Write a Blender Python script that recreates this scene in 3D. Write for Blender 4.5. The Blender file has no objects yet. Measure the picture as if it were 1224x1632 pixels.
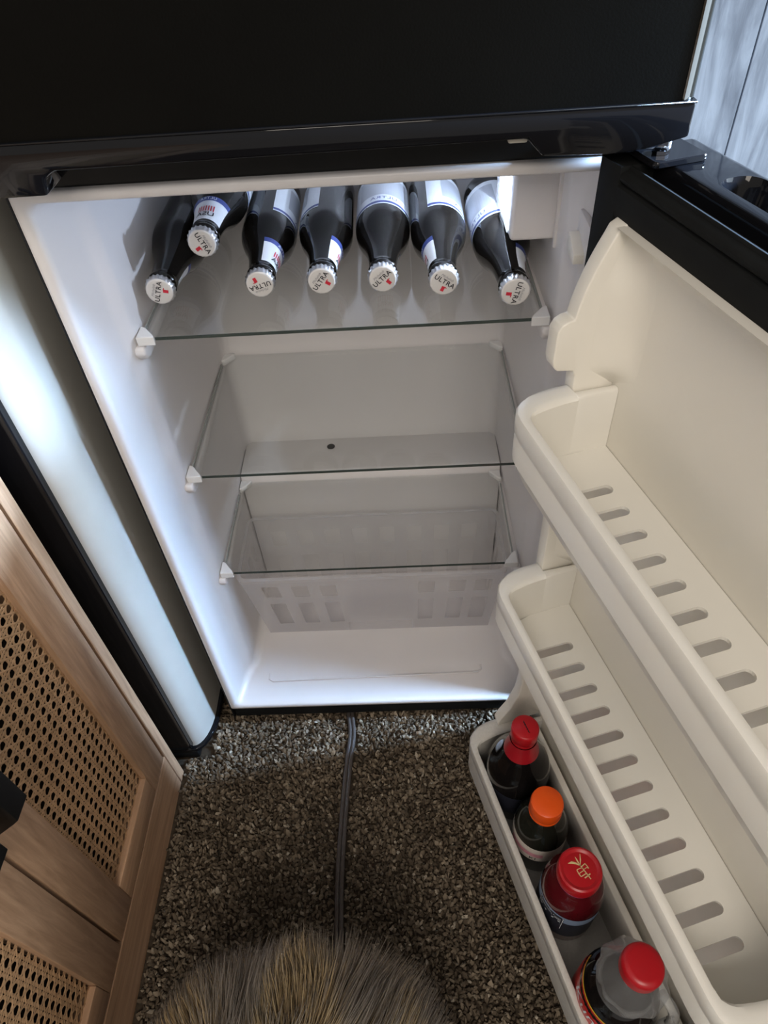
import bpy, bmesh, math, random
import numpy as np
from mathutils import Vector, Matrix
random.seed(7); rng = np.random.default_rng(7)
SC = bpy.context.scene
COL = SC.collection

# ------------------------------------------------------------------ camera
C = Vector((0.06159194, -0.5452265, 1.04671263))
YAW, PITCH, ROLL = -0.0539, 0.8007, -0.0798
F_PX = 1097.91
fwd = Vector((math.sin(YAW)*math.cos(PITCH), math.cos(YAW)*math.cos(PITCH), -math.sin(PITCH)))
right = fwd.cross(Vector((0, 0, 1))).normalized(); up = right.cross(fwd)
c_, s_ = math.cos(ROLL), math.sin(ROLL)
R_ = c_*right + s_*up; U_ = -s_*right + c_*up
cd = bpy.data.cameras.new('camera'); cam = bpy.data.objects.new('camera', cd); COL.objects.link(cam)
cd.sensor_fit = 'VERTICAL'; cd.sensor_height = 36.0; cd.lens = F_PX/1632*36; cd.clip_start = 0.01
cam.matrix_world = Matrix(((R_.x, U_.x, -fwd.x, C.x), (R_.y, U_.y, -fwd.y, C.y), (R_.z, U_.z, -fwd.z, C.z), (0, 0, 0, 1)))
SC.camera = cam

# ------------------------------------------------------------------ light
w = bpy.data.worlds.new('room_light'); SC.world = w; w.use_nodes = True
bg = w.node_tree.nodes['Background']; bg.inputs[0].default_value = (1.0, 0.945, 0.885, 1); bg.inputs[1].default_value = 0.54
def area(name, loc, target, size, energy, color):
    l = bpy.data.lights.new(name, 'AREA'); l.shape = 'RECTANGLE'; l.size, l.size_y = size; l.energy = energy; l.color = color
    o = bpy.data.objects.new(name, l); COL.objects.link(o); o.location = loc
    o.rotation_euler = (Vector(target)-Vector(loc)).to_track_quat('-Z', 'Y').to_euler(); return o
area('window_daylight', (1.75, -0.55, 1.05), (0.6, 0.5, 0.75), (0.9, 2.0), 44, (0.74, 0.88, 1.0))
area('room_fill_light', (0.0, -1.65, 1.95), (0.0, -0.2, 0.4), (0.8, 0.8), 21, (1.0, 0.90, 0.79))  # added warm fill from behind the camera, not a known ceiling lamp
low = area('low_window_daylight', (1.60, -0.09, 1.24), (0.2, -0.09, 0.44), (0.62, 0.60), 58, (0.45, 0.67, 1.0)); low.data.spread = math.radians(33)
led = bpy.data.lights.new('fridge_led', 'POINT'); led.energy = 3.0; led.color = (0.66, 0.80, 1.0); led.shadow_soft_size = 0.0018
SC.view_settings.view_transform = 'Standard'; SC.view_settings.look = 'None'
SC.view_settings.exposure = 0.0; SC.view_settings.gamma = 1.0; SC.view_settings.use_curve_mapping = False

# ------------------------------------------------------------------ materials
def nmat(name):
    m = bpy.data.materials.new(name); m.use_nodes = True
    nt = m.node_tree; return m, nt, nt.nodes['Principled BSDF']
def mat(name, col, rough=0.5, metal=0.0, spec=0.5, var=0.0, vscale=30.0, bump=0.0, bscale=200.0, coat=0.0, trans=0.0, ior=1.45, sss=0.0):
    m, nt, b = nmat(name); N, L = nt.nodes, nt.links
    b.inputs['Base Color'].default_value = (*col, 1); b.inputs['Roughness'].default_value = rough
    b.inputs['Metallic'].default_value = metal; b.inputs['Specular IOR Level'].default_value = spec
    b.inputs['Coat Weight'].default_value = coat; b.inputs['Transmission Weight'].default_value = trans; b.inputs['IOR'].default_value = ior
    tc = N.new('ShaderNodeTexCoord')
    if var > 0:
        n = N.new('ShaderNodeTexNoise'); n.inputs['Scale'].default_value = vscale; n.inputs['Detail'].default_value = 4
        L.new(tc.outputs['Object'], n.inputs['Vector'])
        r = N.new('ShaderNodeValToRGB'); r.color_ramp.elements[0].position = 0.3; r.color_ramp.elements[1].position = 0.7
        r.color_ramp.elements[0].color = (*[max(0, c*(1-var)) for c in col], 1); r.color_ramp.elements[1].color = (*[min(1, c*(1+var)) for c in col], 1)
        L.new(n.outputs['Fac'], r.inputs[0]); L.new(r.outputs[0], b.inputs['Base Color'])
    if bump > 0:
        n2 = N.new('ShaderNodeTexNoise'); n2.inputs['Scale'].default_value = bscale; n2.inputs['Detail'].default_value = 3
        L.new(tc.outputs['Object'], n2.inputs['Vector'])
        bp = N.new('ShaderNodeBump'); bp.inputs['Strength'].default_value = bump; bp.inputs['Distance'].default_value = 0.002
        L.new(n2.outputs['Fac'], bp.inputs['Height']); L.new(bp.outputs[0], b.inputs['Normal'])
    return m
def clear_mat(name, tint, refl_ior=1.45, rough=0.02, haze=0.0, haze_col=(1, 1, 1)):
    """thin clear sheet: lets light straight through, mirrors by Fresnel, optionally a milky haze"""
    m = bpy.data.materials.new(name); m.use_nodes = True; nt = m.node_tree; N, L = nt.nodes, nt.links
    N.remove(N['Principled BSDF']); out = N['Material Output']
    t = N.new('ShaderNodeBsdfTransparent'); t.inputs[0].default_value = (*tint, 1)
    g = N.new('ShaderNodeBsdfGlossy'); g.inputs['Roughness'].default_value = rough; g.inputs[0].default_value = (1, 1, 1, 1)
    lw = N.new('ShaderNodeLayerWeight'); lw.inputs[0].default_value = 0.5
    pw = N.new('ShaderNodeMath'); pw.operation = 'POWER'; pw.inputs[1].default_value = 5.0; L.new(lw.outputs['Facing'], pw.inputs[0])
    f0 = ((refl_ior-1)/(refl_ior+1))**2
    sch = N.new('ShaderNodeMath'); sch.operation = 'MULTIPLY_ADD'; sch.inputs[1].default_value = 1-f0; sch.inputs[2].default_value = f0; L.new(pw.outputs[0], sch.inputs[0])
    mx = N.new('ShaderNodeMixShader'); L.new(sch.outputs[0], mx.inputs[0])
    if haze > 0:
        d = N.new('ShaderNodeBsdfDiffuse'); d.inputs[0].default_value = (*haze_col, 1)
        tl = N.new('ShaderNodeBsdfTranslucent'); tl.inputs[0].default_value = (*haze_col, 1)
        a = N.new('ShaderNodeMixShader'); a.inputs[0].default_value = 0.5; L.new(d.outputs[0], a.inputs[1]); L.new(tl.outputs[0], a.inputs[2])
        h = N.new('ShaderNodeMixShader'); h.inputs[0].default_value = haze; L.new(t.outputs[0], h.inputs[1]); L.new(a.outputs[0], h.inputs[2])
        L.new(h.outputs[0], mx.inputs[1])
    else:
        L.new(t.outputs[0], mx.inputs[1])
    L.new(g.outputs[0], mx.inputs[2]); L.new(mx.outputs[0], out.inputs[0]); return m
def attr_mat(name, stops, rough=0.8, spec=0.2):
    """colour from a per-piece float attribute 'tone'"""
    m, nt, b = nmat(name); N, L = nt.nodes, nt.links
    a = N.new('ShaderNodeAttribute'); a.attribute_name = 'tone'
    r = N.new('ShaderNodeValToRGB'); el = r.color_ramp.elements
    el[0].position, el[0].color = stops[0][0], (*stops[0][1], 1); el[1].position, el[1].color = stops[-1][0], (*stops[-1][1], 1)
    for p, c in stops[1:-1]:
        e = el.new(p); e.color = (*c, 1)
    L.new(a.outputs['Fac'], r.inputs[0]); L.new(r.outputs[0], b.inputs['Base Color'])
    b.inputs['Roughness'].default_value = rough; b.inputs['Specular IOR Level'].default_value = spec; return m
def wood_mat(name, c0, c1, axis):
    m, nt, b = nmat(name); N, L = nt.nodes, nt.links
    tc = N.new('ShaderNodeTexCoord'); mp = N.new('ShaderNodeMapping')
    sc = [38, 38, 38]; sc[axis] = 3.0; mp.inputs['Scale'].default_value = sc
    L.new(tc.outputs['Object'], mp.inputs['Vector'])
    n = N.new('ShaderNodeTexNoise'); n.inputs['Scale'].default_value = 3.2; n.inputs['Detail'].default_value = 8; n.inputs['Roughness'].default_value = 0.65
    n.inputs['Distortion'].default_value = 0.6
    L.new(mp.outputs[0], n.inputs['Vector'])
    r = N.new('ShaderNodeValToRGB'); r.color_ramp.elements[0].position = 0.3; r.color_ramp.elements[1].position = 0.72
    r.color_ramp.elements[0].color = (*c0, 1); r.color_ramp.elements[1].color = (*c1, 1)
    L.new(n.outputs['Fac'], r.inputs[0]); L.new(r.outputs[0], b.inputs['Base Color'])
    bp = N.new('ShaderNodeBump'); bp.inputs['Strength'].default_value = 0.12; bp.inputs['Distance'].default_value = 0.001
    L.new(n.outputs['Fac'], bp.inputs['Height']); L.new(bp.outputs[0], b.inputs['Normal'])
    b.inputs['Roughness'].default_value = 0.55; b.inputs['Specular IOR Level'].default_value = 0.3; return m
def plank_mat():
    m, nt, b = nmat('grey_washed_board'); N, L = nt.nodes, nt.links
    tc = N.new('ShaderNodeTexCoord'); mp = N.new('ShaderNodeMapping'); mp.inputs['Scale'].default_value = (22, 22, 3.5)
    L.new(tc.outputs['Object'], mp.inputs['Vector'])
    n = N.new('ShaderNodeTexNoise'); n.inputs['Scale'].default_value = 2.2; n.inputs['Detail'].default_value = 7; n.inputs['Roughness'].default_value = 0.6; n.inputs['Distortion'].default_value = 0.7
    L.new(mp.outputs[0], n.inputs['Vector'])
    n2 = N.new('ShaderNodeTexNoise'); n2.inputs['Scale'].default_value = 5; n2.inputs['Detail'].default_value = 4
    L.new(tc.outputs['Object'], n2.inputs['Vector'])
    ad = N.new('ShaderNodeMath'); ad.operation = 'ADD'; L.new(n.outputs['Fac'], ad.inputs[0]); L.new(n2.outputs['Fac'], ad.inputs[1])
    r = N.new('ShaderNodeValToRGB'); r.color_ramp.elements[0].position = 0.78; r.color_ramp.elements[1].position = 1.25
    hv = N.new('ShaderNodeMath'); hv.operation = 'MULTIPLY'; hv.inputs[1].default_value = 0.5; L.new(ad.outputs[0], hv.inputs[0])
    r.color_ramp.elements[0].position = 0.38; r.color_ramp.elements[1].position = 0.64
    r.color_ramp.elements[0].color = (0.15, 0.18, 0.235, 1); r.color_ramp.elements[1].color = (0.42, 0.49, 0.60, 1)
    L.new(hv.outputs[0], r.inputs[0]); L.new(r.outputs[0], b.inputs['Base Color'])
    bp = N.new('ShaderNodeBump'); bp.inputs['Strength'].default_value = 0.25; bp.inputs['Distance'].default_value = 0.002
    L.new(n.outputs['Fac'], bp.inputs['Height']); L.new(bp.outputs[0], b.inputs['Normal'])
    b.inputs['Roughness'].default_value = 0.38; return m

M = {}
M['white'] = mat('white_plastic_liner', (0.66, 0.64, 0.64), 0.28, spec=0.45, var=0.02, vscale=8)
M['cream'] = mat('cream_white_door_plastic', (0.74, 0.71, 0.64), 0.30, spec=0.45, var=0.02, vscale=8)
M['bin_white'] = mat('white_bin_plastic', (0.73, 0.71, 0.655), 0.30, spec=0.45, var=0.02, vscale=8)
M['grey_white'] = mat('greyish_shaded_bin_plastic', (0.56, 0.54, 0.50), 0.45, var=0.06, vscale=300)  # speckled grey plastic, darkened further for the shade inside the bottom bin
M['gloss_black'] = mat('glossy_black_plastic', (0.005, 0.005, 0.006), 0.06, spec=0.3, var=0.1, vscale=6)
M['edge_gloss'] = mat('polished_black_edge', (0.006, 0.007, 0.006), 0.12, spec=0.8, var=0.1, vscale=6)
M['freezer_black'] = mat('black_textured_door_skin', (0.0035, 0.0033, 0.0028), 0.42, spec=0.05, var=0.15, vscale=10, bump=0.05, bscale=700)
M['matte_black'] = mat('matte_black_plastic', (0.007, 0.007, 0.007), 0.5, spec=0.18, var=0.1)
M['gasket'] = mat('black_rubber_gasket', (0.009, 0.0095, 0.0095), 0.7, spec=0.12, var=0.12, vscale=40)
M['side_black'] = mat('black_grained_steel_side', (0.010, 0.011, 0.014), 0.5, spec=0.3, bump=0.5, bscale=260)
M['shelf_glass'] = clear_mat('clear_shelf_glass', (0.955, 0.965, 0.963), 1.5, 0.015)
M['glass_edge'] = mat('green_glass_edge', (0.045, 0.058, 0.053), 0.15, spec=0.6, var=0.1)
M['glass_side'] = mat('glass_side_edge_reflection', (0.27, 0.29, 0.28), 0.2, spec=0.6, var=0.1)  # side edge of the glass, lightened to carry its pale reflection
M['clip'] = mat('translucent_white_clip', (0.74, 0.74, 0.74), 0.35)
M['lens'] = clear_mat('clear_lamp_lens', (0.97, 0.98, 1.0), 1.45, 0.05, haze=0.05)
M['basket'] = clear_mat('frosted_basket_plastic', (0.97, 0.97, 0.98), 1.35, 0.12, haze=0.46, haze_col=(0.86, 0.85, 0.87))
M['basket_thin'] = clear_mat('thin_basket_plastic', (0.97, 0.97, 0.98), 1.35, 0.12, haze=0.15, haze_col=(0.86, 0.85, 0.87))
M['drain'] = mat('dark_drain_hole', (0.03, 0.03, 0.03), 0.6)
M['beer_glass'] = mat('dark_amber_bottle_glass', (0.006, 0.005, 0.004), 0.05, spec=0.42, var=0.25, vscale=20)
M['cap_metal'] = mat('silver_crown_cap', (0.62, 0.62, 0.63), 0.28, metal=0.85, var=0.05)
M['cap_face'] = mat('white_printed_cap_face', (0.60, 0.59, 0.58), 0.32, spec=0.5, var=0.03)
M['ink'] = mat('black_print_ink', (0.02, 0.02, 0.025), 0.5, var=0.1)
M['ink_grey'] = mat('grey_print_ink', (0.22, 0.22, 0.24), 0.5, var=0.1)
M['ink_red'] = mat('red_print_ink', (0.50, 0.02, 0.04), 0.45, var=0.1)
M['ink_blue'] = mat('navy_print_ink', (0.04, 0.06, 0.22), 0.4, var=0.1)
M['paper'] = mat('white_label_paper', (0.70, 0.73, 0.77), 0.38, var=0.03)
M['silver_ink'] = mat('silver_print_ink', (0.40, 0.42, 0.46), 0.3, var=0.05)
M['oak0'] = wood_mat('oak_veneer_upright', (0.32, 0.185, 0.105), (0.55, 0.345, 0.21), 2)
M['oak1'] = wood_mat('oak_veneer_level', (0.32, 0.185, 0.105), (0.54, 0.335, 0.20), 1)
M['cane'] = mat('woven_cane_strand', (0.44, 0.262, 0.135), 0.55, spec=0.3, var=0.22, vscale=120)
M['cane_back'] = mat('cabinet_interior_shade', (0.012, 0.008, 0.005), 0.9, spec=0.05, var=0.1)  # near-black colour stands in for the shade inside the cabinet
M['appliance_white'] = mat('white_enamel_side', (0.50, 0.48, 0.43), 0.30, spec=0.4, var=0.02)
M['board'] = plank_mat()
M['wall'] = mat('dark_wall_backing', (0.05, 0.055, 0.06), 0.8, var=0.1)
M['carpet_base'] = mat('dark_carpet_backing', (0.05, 0.038, 0.027), 0.95, spec=0.05, var=0.3, vscale=200)
M['pile'] = attr_mat('brown_grey_carpet_pile', [(0.0, (0.062, 0.047, 0.033)), (0.45, (0.145, 0.113, 0.080)), (0.8, (0.27, 0.220, 0.160)), (1.0, (0.50, 0.445, 0.36))], 0.85, 0.08)
M['fur'] = attr_mat('grey_and_tan_fur', [(0.0, (0.07, 0.038, 0.018)), (0.33, (0.40, 0.29, 0.15)), (0.52, (0.20, 0.165, 0.125)), (1.0, (0.13, 0.112, 0.098))], 0.6, 0.3)
M['skin_fur'] = mat('brown_undercoat', (0.05, 0.034, 0.022), 0.9, var=0.4, vscale=40, bump=0.6)
M['cord'] = mat('grey_brown_cord_sheath', (0.065, 0.055, 0.050), 0.35, spec=0.5, var=0.1)
M['red_cap'] = mat('bright_red_cap_plastic', (0.42, 0.008, 0.014), 0.30, spec=0.45, var=0.04)
M['red_foil'] = mat('red_neck_sleeve', (0.36, 0.010, 0.018), 0.32, spec=0.5, var=0.05)
M['orange_cap'] = mat('orange_cap_plastic', (0.80, 0.095, 0.008), 0.38, spec=0.4, var=0.04)
M['sauce_black'] = mat('black_sauce_in_bottle', (0.006, 0.005, 0.005), 0.05, spec=0.5, var=0.1)
M['sauce_brown'] = mat('dark_sauce_in_clear_bottle', (0.011, 0.012, 0.009), 0.06, spec=0.5, var=0.2)
M['juice_red'] = mat('dark_red_drink_in_bottle', (0.075, 0.005, 0.008), 0.06, spec=0.5, var=0.15, vscale=15)
M['clear_plastic'] = clear_mat('clear_bottle_plastic', (0.93, 0.94, 0.95), 1.5, 0.06, haze=0.20, haze_col=(0.80, 0.82, 0.83))
M['label_blue'] = mat('pale_blue_label', (0.22, 0.29, 0.42), 0.4, var=0.1)
M['label_dark'] = mat('dark_label_print', (0.02, 0.022, 0.035), 0.4, var=0.1)
M['label_red'] = mat('red_glossy_label', (0.50, 0.012, 0.012), 0.3, var=0.08)
M['gold'] = mat('pale_gold_print', (0.66, 0.52, 0.26), 0.4, var=0.06)
M['pink'] = mat('pink_ring_plastic', (0.48, 0.07, 0.20), 0.4, var=0.05)
M['pink_print'] = mat('pink_label_print', (0.62, 0.28, 0.34), 0.5, var=0.2, vscale=200)
M['label_cream'] = mat('cream_label_paper', (0.66, 0.60, 0.54), 0.5, var=0.05)
M['yellow_print'] = mat('yellow_label_print', (0.65, 0.42, 0.03), 0.5, var=0.05)
M['chrome'] = mat('shiny_hinge_metal', (0.42, 0.42, 0.44), 0.12, metal=1.0, var=0.05)
M['foam'] = mat('grey_beige_foam', (0.40, 0.38, 0.33), 0.7, var=0.1)

# ------------------------------------------------------------------ mesh helpers
WL = {}
def wl(o): return WL.get(o.name, Vector((0, 0, 0)))
def place(o, loc, parent):
    WL[o.name] = Vector(loc)
    if parent is not None:
        o.parent = parent; o.location = Vector(loc)-wl(parent)
    else:
        o.location = loc
def empty(name, loc, label=None, cat=None, group=None):
    o = bpy.data.objects.new(name, None); COL.objects.link(o); o.empty_display_size = 0.03; place(o, loc, None)
    tag(o, label, cat, group); return o
def tag(o, label=None, cat=None, group=None, kind=None):
    if label: o['label'] = label
    if cat: o['category'] = cat
    if group: o['group'] = group
    if kind: o['kind'] = kind
    return o
def build(name, bm, m, parent=None, smooth=True, recalc=True, angle=40):
    """bm in world coordinates -> ONE object whose origin is at its own foot"""
    if recalc: bmesh.ops.recalc_face_normals(bm, faces=bm.faces)
    co = [v.co for v in bm.verts]
    lo = Vector((min(c.x for c in co), min(c.y for c in co), min(c.z for c in co))); hi = Vector((max(c.x for c in co), max(c.y for c in co), max(c.z for c in co)))
    org = Vector(((lo.x+hi.x)/2, (lo.y+hi.y)/2, lo.z))
    for v in bm.verts: v.co -= org
    me = bpy.data.meshes.new(name); bm.to_mesh(me); bm.free()
    return finish(name, me, m, org, parent, smooth, angle)
def finish(name, me, m, org, parent, smooth=True, angle=40):
    if m is not None: me.materials.append(M[m] if isinstance(m, str) else m)
    if smooth:
        me.polygons.foreach_set('use_smooth', [True]*len(me.polygons)); me.set_sharp_from_angle(angle=math.radians(angle))
    o = bpy.data.objects.new(name, me); COL.objects.link(o); place(o, org, parent); return o
ID = lambda x, y, z: Vector((x, y, z))
def lerp(a, b, t): return a+(b-a)*t
def box(bm, x0, x1, y0, y1, z0, z1, bev=0.0, seg=2, T=ID):
    b2 = bmesh.new(); bmesh.ops.create_cube(b2, size=1)
    for v in b2.verts: v.co = Vector(((x0+x1)/2+v.co.x*(x1-x0), (y0+y1)/2+v.co.y*(y1-y0), (z0+z1)/2+v.co.z*(z1-z0)))
    if bev > 0: bmesh.ops.bevel(b2, geom=b2.edges[:], offset=bev, segments=seg, profile=0.5, affect='EDGES')
    merge(bm, b2, T)
def merge(bm, b2, T=ID):
    vm = {}
    for v in b2.verts: vm[v] = bm.verts.new(T(*v.co))
    for f in b2.faces:
        try: bm.faces.new([vm[v] for v in f.verts])
        except ValueError: pass
    b2.free()
def prism(bm, poly, a0, a1, T, bev=0.0, seg=2):
    """poly: 2D points (p,q); extruded along a; T(p,q,a)->world"""
    b2 = bmesh.new(); n = len(poly)
    A = [b2.verts.new((p, q, a0)) for p, q in poly]; B = [b2.verts.new((p, q, a1)) for p, q in poly]
    b2.faces.new(A[::-1]); b2.faces.new(B)
    for i in range(n): b2.faces.new((A[i], A[(i+1) % n], B[(i+1) % n], B[i]))
    if bev > 0:
        bmesh.ops.recalc_face_normals(b2, faces=b2.faces)
        bmesh.ops.bevel(b2, geom=b2.edges[:], offset=bev, segments=seg, profile=0.5, affect='EDGES', clamp_overlap=True)
    merge(bm, b2, T)
def loft(bm, loops, closed=True, cap0=False, cap1=False):
    L = [[bm.verts.new(p) for p in lp] for lp in loops]
    n = len(L[0])
    for a, b in zip(L, L[1:]):
        for i in range(n if closed else n-1):
            j = (i+1) % n
            bm.faces.new((a[i], a[j], b[j], b[i]))
    if cap0: bm.faces.new(L[0][::-1])
    if cap1: bm.faces.new(L[-1])
    return L
def lathe(bm, prof, n=32, T=ID, cap0=True, cap1=True):
    loops = [[T(r*math.cos(2*math.pi*i/n), r*math.sin(2*math.pi*i/n), z) for i in range(n)] for r, z in prof]
    loft(bm, loops, True, cap0, cap1)
def tube(bm, pts, r, n=8, cap=True):
    pts = [Vector(p) for p in pts]; loops = []
    for i, p in enumerate(pts):
        t = (pts[min(i+1, len(pts)-1)]-pts[max(i-1, 0)]).normalized()
        a = t.cross(Vector((0, 0, 1)));  a = a.normalized() if a.length > 1e-4 else Vector((1, 0, 0))
        b = a.cross(t).normalized()
        loops.append([p+a*(r*math.cos(2*math.pi*k/n))+b*(r*math.sin(2*math.pi*k/n)) for k in range(n)])
    loft(bm, loops, True, cap, cap)
def rrect(x0, x1, z0, z1, r, k=5):
    out = []
    for cx, cz, a0 in ((x1-r, z1-r, 0), (x0+r, z1-r, 90), (x0+r, z0+r, 180), (x1-r, z0+r, 270)):
        for i in range(k+1):
            a = math.radians(a0+90*i/k); out.append((cx+r*math.cos(a), cz+r*math.sin(a)))
    return out
def smooth_pts(pts, k=6):
    """Catmull-Rom through points"""
    P = [Vector(p) for p in pts]; out = []
    for i in range(len(P)-1):
        a, b, c, d = P[max(i-1, 0)], P[i], P[i+1], P[min(i+2, len(P)-1)]
        for j in range(k):
            t = j/k
            out.append(0.5*((2*b)+(c-a)*t+(2*a-5*b+4*c-d)*t*t+(3*b-a-3*c+d)*t**3))
    out.append(P[-1]); return out
def text_geo(s, size, shear=0.0, spacing=1.0, bold=0.0):
    cu = bpy.data.curves.new('t', 'FONT'); cu.body = s; cu.size = size; cu.align_x = 'CENTER'; cu.align_y = 'CENTER'; cu.shear = shear; cu.space_character = spacing
    cu.resolution_u = 3; cu.offset = bold
    o = bpy.data.objects.new('t', cu); COL.objects.link(o)
    me = bpy.data.meshes.new_from_object(o.evaluated_get(bpy.context.evaluated_depsgraph_get()))
    V = [(v.co.x, v.co.y) for v in me.vertices]; Fc = [tuple(p.vertices) for p in me.polygons]
    bpy.data.objects.remove(o); bpy.data.curves.remove(cu); bpy.data.meshes.remove(me); return V, Fc
def add_flat(bm, V, Fc, T):
    vs = [bm.verts.new(T(x, y)) for x, y in V]
    for f in Fc:
        try: bm.faces.new([vs[i] for i in f])
        except ValueError: pass
def stroke(pts, wid):
    V, Fc = [], []
    for i, (x, y) in enumerate(pts):
        x2, y2 = pts[min(i+1, len(pts)-1)]; x1, y1 = pts[max(i-1, 0)]
        dx, dy = x2-x1, y2-y1; l = math.hypot(dx, dy) or 1
        ww = wid[i] if isinstance(wid, (list, tuple)) else wid
        V += [(x-dy/l*ww/2, y+dx/l*ww/2), (x+dy/l*ww/2, y-dx/l*ww/2)]
    for i in range(len(pts)-1): Fc.append((2*i, 2*i+1, 2*i+3, 2*i+2))
    return V, Fc

# ================================================================== SETTING
FL = -0.006
bm = bmesh.new(); box(bm, -1.6, 1.6, -1.8, 0.56, FL-0.03, FL)
tag(build('floor', bm, 'carpet_base'), kind='structure')
bm = bmesh.new(); box(bm, -1.6, 1.6, 0.572, 0.62, FL, 2.4)
wall_back = tag(build('wall_back', bm, 'wall'), kind='structure')
px = [-1.6, -1.31, -1.0, -0.69, -0.38, -0.07, 0.245, 0.5565, 0.868, 1.18, 1.6]
for a, b in zip(px, px[1:]):
    for z0, z1 in ((FL, 2.4),):
        bm = bmesh.new(); box(bm, a+0.0008, b-0.0008, 0.56, 0.572, z0, z1, 0.0008, 1)
        build('plank', bm, 'board', wall_back)

# carpet pile ------------------------------------------------------
CORD = smooth_pts([(-0.051, 0.06, 0.003), (-0.0505, 0.012, 0.003), (-0.046, -0.03, 0.003), (-0.050, -0.075, 0.003), (-0.055, -0.157, 0.003), (-0.0575, -0.243, 0.003), (-0.056, -0.312, 0.003), (-0.056, -0.42, 0.003), (-0.05, -0.62, 0.003)], 6)
def make_pile():
    sp = 0.0042
    xs = np.arange(-0.312, 0.46, sp); ys = np.arange(-0.80, 0.035, sp)
    X, Y = np.meshgrid(xs, ys); X = X.ravel()+rng.uniform(-.5, .5, X.size)*sp; Y = Y.ravel()+rng.uniform(-.5, .5, Y.size)*sp
    cx = np.interp(-Y, [-p.y for p in CORD], [p.x for p in CORD])
    keep = (np.abs(X-cx) > 0.0085) & (X > -0.3085) & ~((X > -0.245) & (Y > 0.012)) & ~((X < -0.268) & (Y > -0.062))
    X, Y = X[keep], Y[keep]; n = X.size
    h = rng.uniform(0.006, 0.0105, n); r = rng.uniform(0.0016, 0.0028, n)
    az = rng.uniform(0, 2*np.pi, n); ln = rng.uniform(0.1, 0.9, n)*h
    th = rng.uniform(0, np.pi, n); el = rng.uniform(1.0, 1.8, n)
    V = np.zeros((n, 9, 3))
    for k in range(4):
        a = k*np.pi/2
        for ring, (rr, hz, lf) in enumerate(((0.75, 0.0, 0.0), (1.0, 0.62, 0.5))):
            dx = r*rr*el*np.cos(a); dy = r*rr*np.sin(a)
            V[:, ring*4+k, 0] = X+dx*np.cos(th)-dy*np.sin(th)+ln*lf*np.cos(az)
            V[:, ring*4+k, 1] = Y+dx*np.sin(th)+dy*np.cos(th)+ln*lf*np.sin(az)
            V[:, ring*4+k, 2] = FL+h*hz
    V[:, 8, 0] = X+ln*np.cos(az); V[:, 8, 1] = Y+ln*np.sin(az); V[:, 8, 2] = FL+h
    tris = []
    for k in range(4):
        j = (k+1) % 4; tris += [(k, j, 4+j), (k, 4+j, 4+k), (4+k, 4+j, 8)]
    Tn = np.array(tris); Fc = (Tn[None]+(np.arange(n)*9)[:, None, None]).reshape(-1, 3)
    me = bpy.data.meshes.new('carpet_pile')
    me.vertices.add(n*9); me.vertices.foreach_set('co', V.reshape(-1))
    me.loops.add(Fc.size); me.loops.foreach_set('vertex_index', Fc.reshape(-1).astype(np.int32))
    me.polygons.add(len(Fc)); me.polygons.foreach_set('loop_start', np.arange(0, Fc.size, 3, dtype=np.int32)); me.polygons.foreach_set('loop_total', np.full(len(Fc), 3, np.int32))
    me.update(calc_edges=True)
    tone = np.clip(rng.beta(1.7, 2.6, n)+0.12*np.sin(X*37+2*np.sin(Y*29))*0.5, 0, 1)
    at = me.attributes.new('tone', 'FLOAT', 'POINT'); at.data.foreach_set('value', np.repeat(tone, 9).astype(np.float32))
    o = finish('carpet_pile', me, 'pile', (0, 0, 0), None, True, 80)
    tag(o, 'brown and grey speckled carpet pile covering the floor', 'carpet', kind='stuff')
make_pile()
bm = bmesh.new()
for s in (-1, 1): tube(bm, [p+Vector((s*0.0030, 0, 0)) for p in CORD], 0.0032, 8)
tag(build('power_cord', bm, 'cord'), 'thin grey twin cord running across the carpet from under the fridge', 'cord')

# ================================================================== REFRIGERATOR
fr = empty('refrigerator', (0.0, 0.25, FL), 'black two-door refrigerator with its lower door standing open', 'refrigerator')
XL, XR = -0.241, 0.2475
bm = bmesh.new()
box(bm, XL, XL+0.0025, 0.0, 0.50, 0.012, 1.43, 0.0008, 1); box(bm, XR-0.0025, XR, 0.0, 0.50, 0.012, 1.43, 0.0008, 1)
box(bm, XL, XR, 0.497, 0.50, 0.012, 1.43); box(bm, XL, XR, 0.0, 0.50, 1.427, 1.43)
build('cabinet_shell', bm, 'side_black', fr)
bm = bmesh.new(); box(bm, XL+0.0026, XR-0.0026, 0.001, 0.06, 0.8535, 0.8975, 0.002, 1); build('divider_bar', bm, 'matte_black', fr)
bm = bmesh.new(); box(bm, XL+0.0026, XR-0.0026, 0.003, 0.06, 0.010, 0.0445, 0.003, 1); build('kick_plate', bm, 'matte_black', fr)
for x in (-0.2, 0.2):
    bm = bmesh.new(); lathe(bm, [(0.018, FL), (0.018, 0.002), (0.010, 0.004), (0.010, 0.014)], 16, lambda a, b, z, x=x: Vector((x+a, 0.06+b, z))); build('foot', bm, 'matte_black', fr)
    bm = bmesh.new(); lathe(bm, [(0.018, FL), (0.018, 0.002), (0.010, 0.004), (0.010, 0.014)], 16, lambda a, b, z, x=x: Vector((x+a, 0.44+b, z))); build('foot', bm, 'matte_black', fr)
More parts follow.
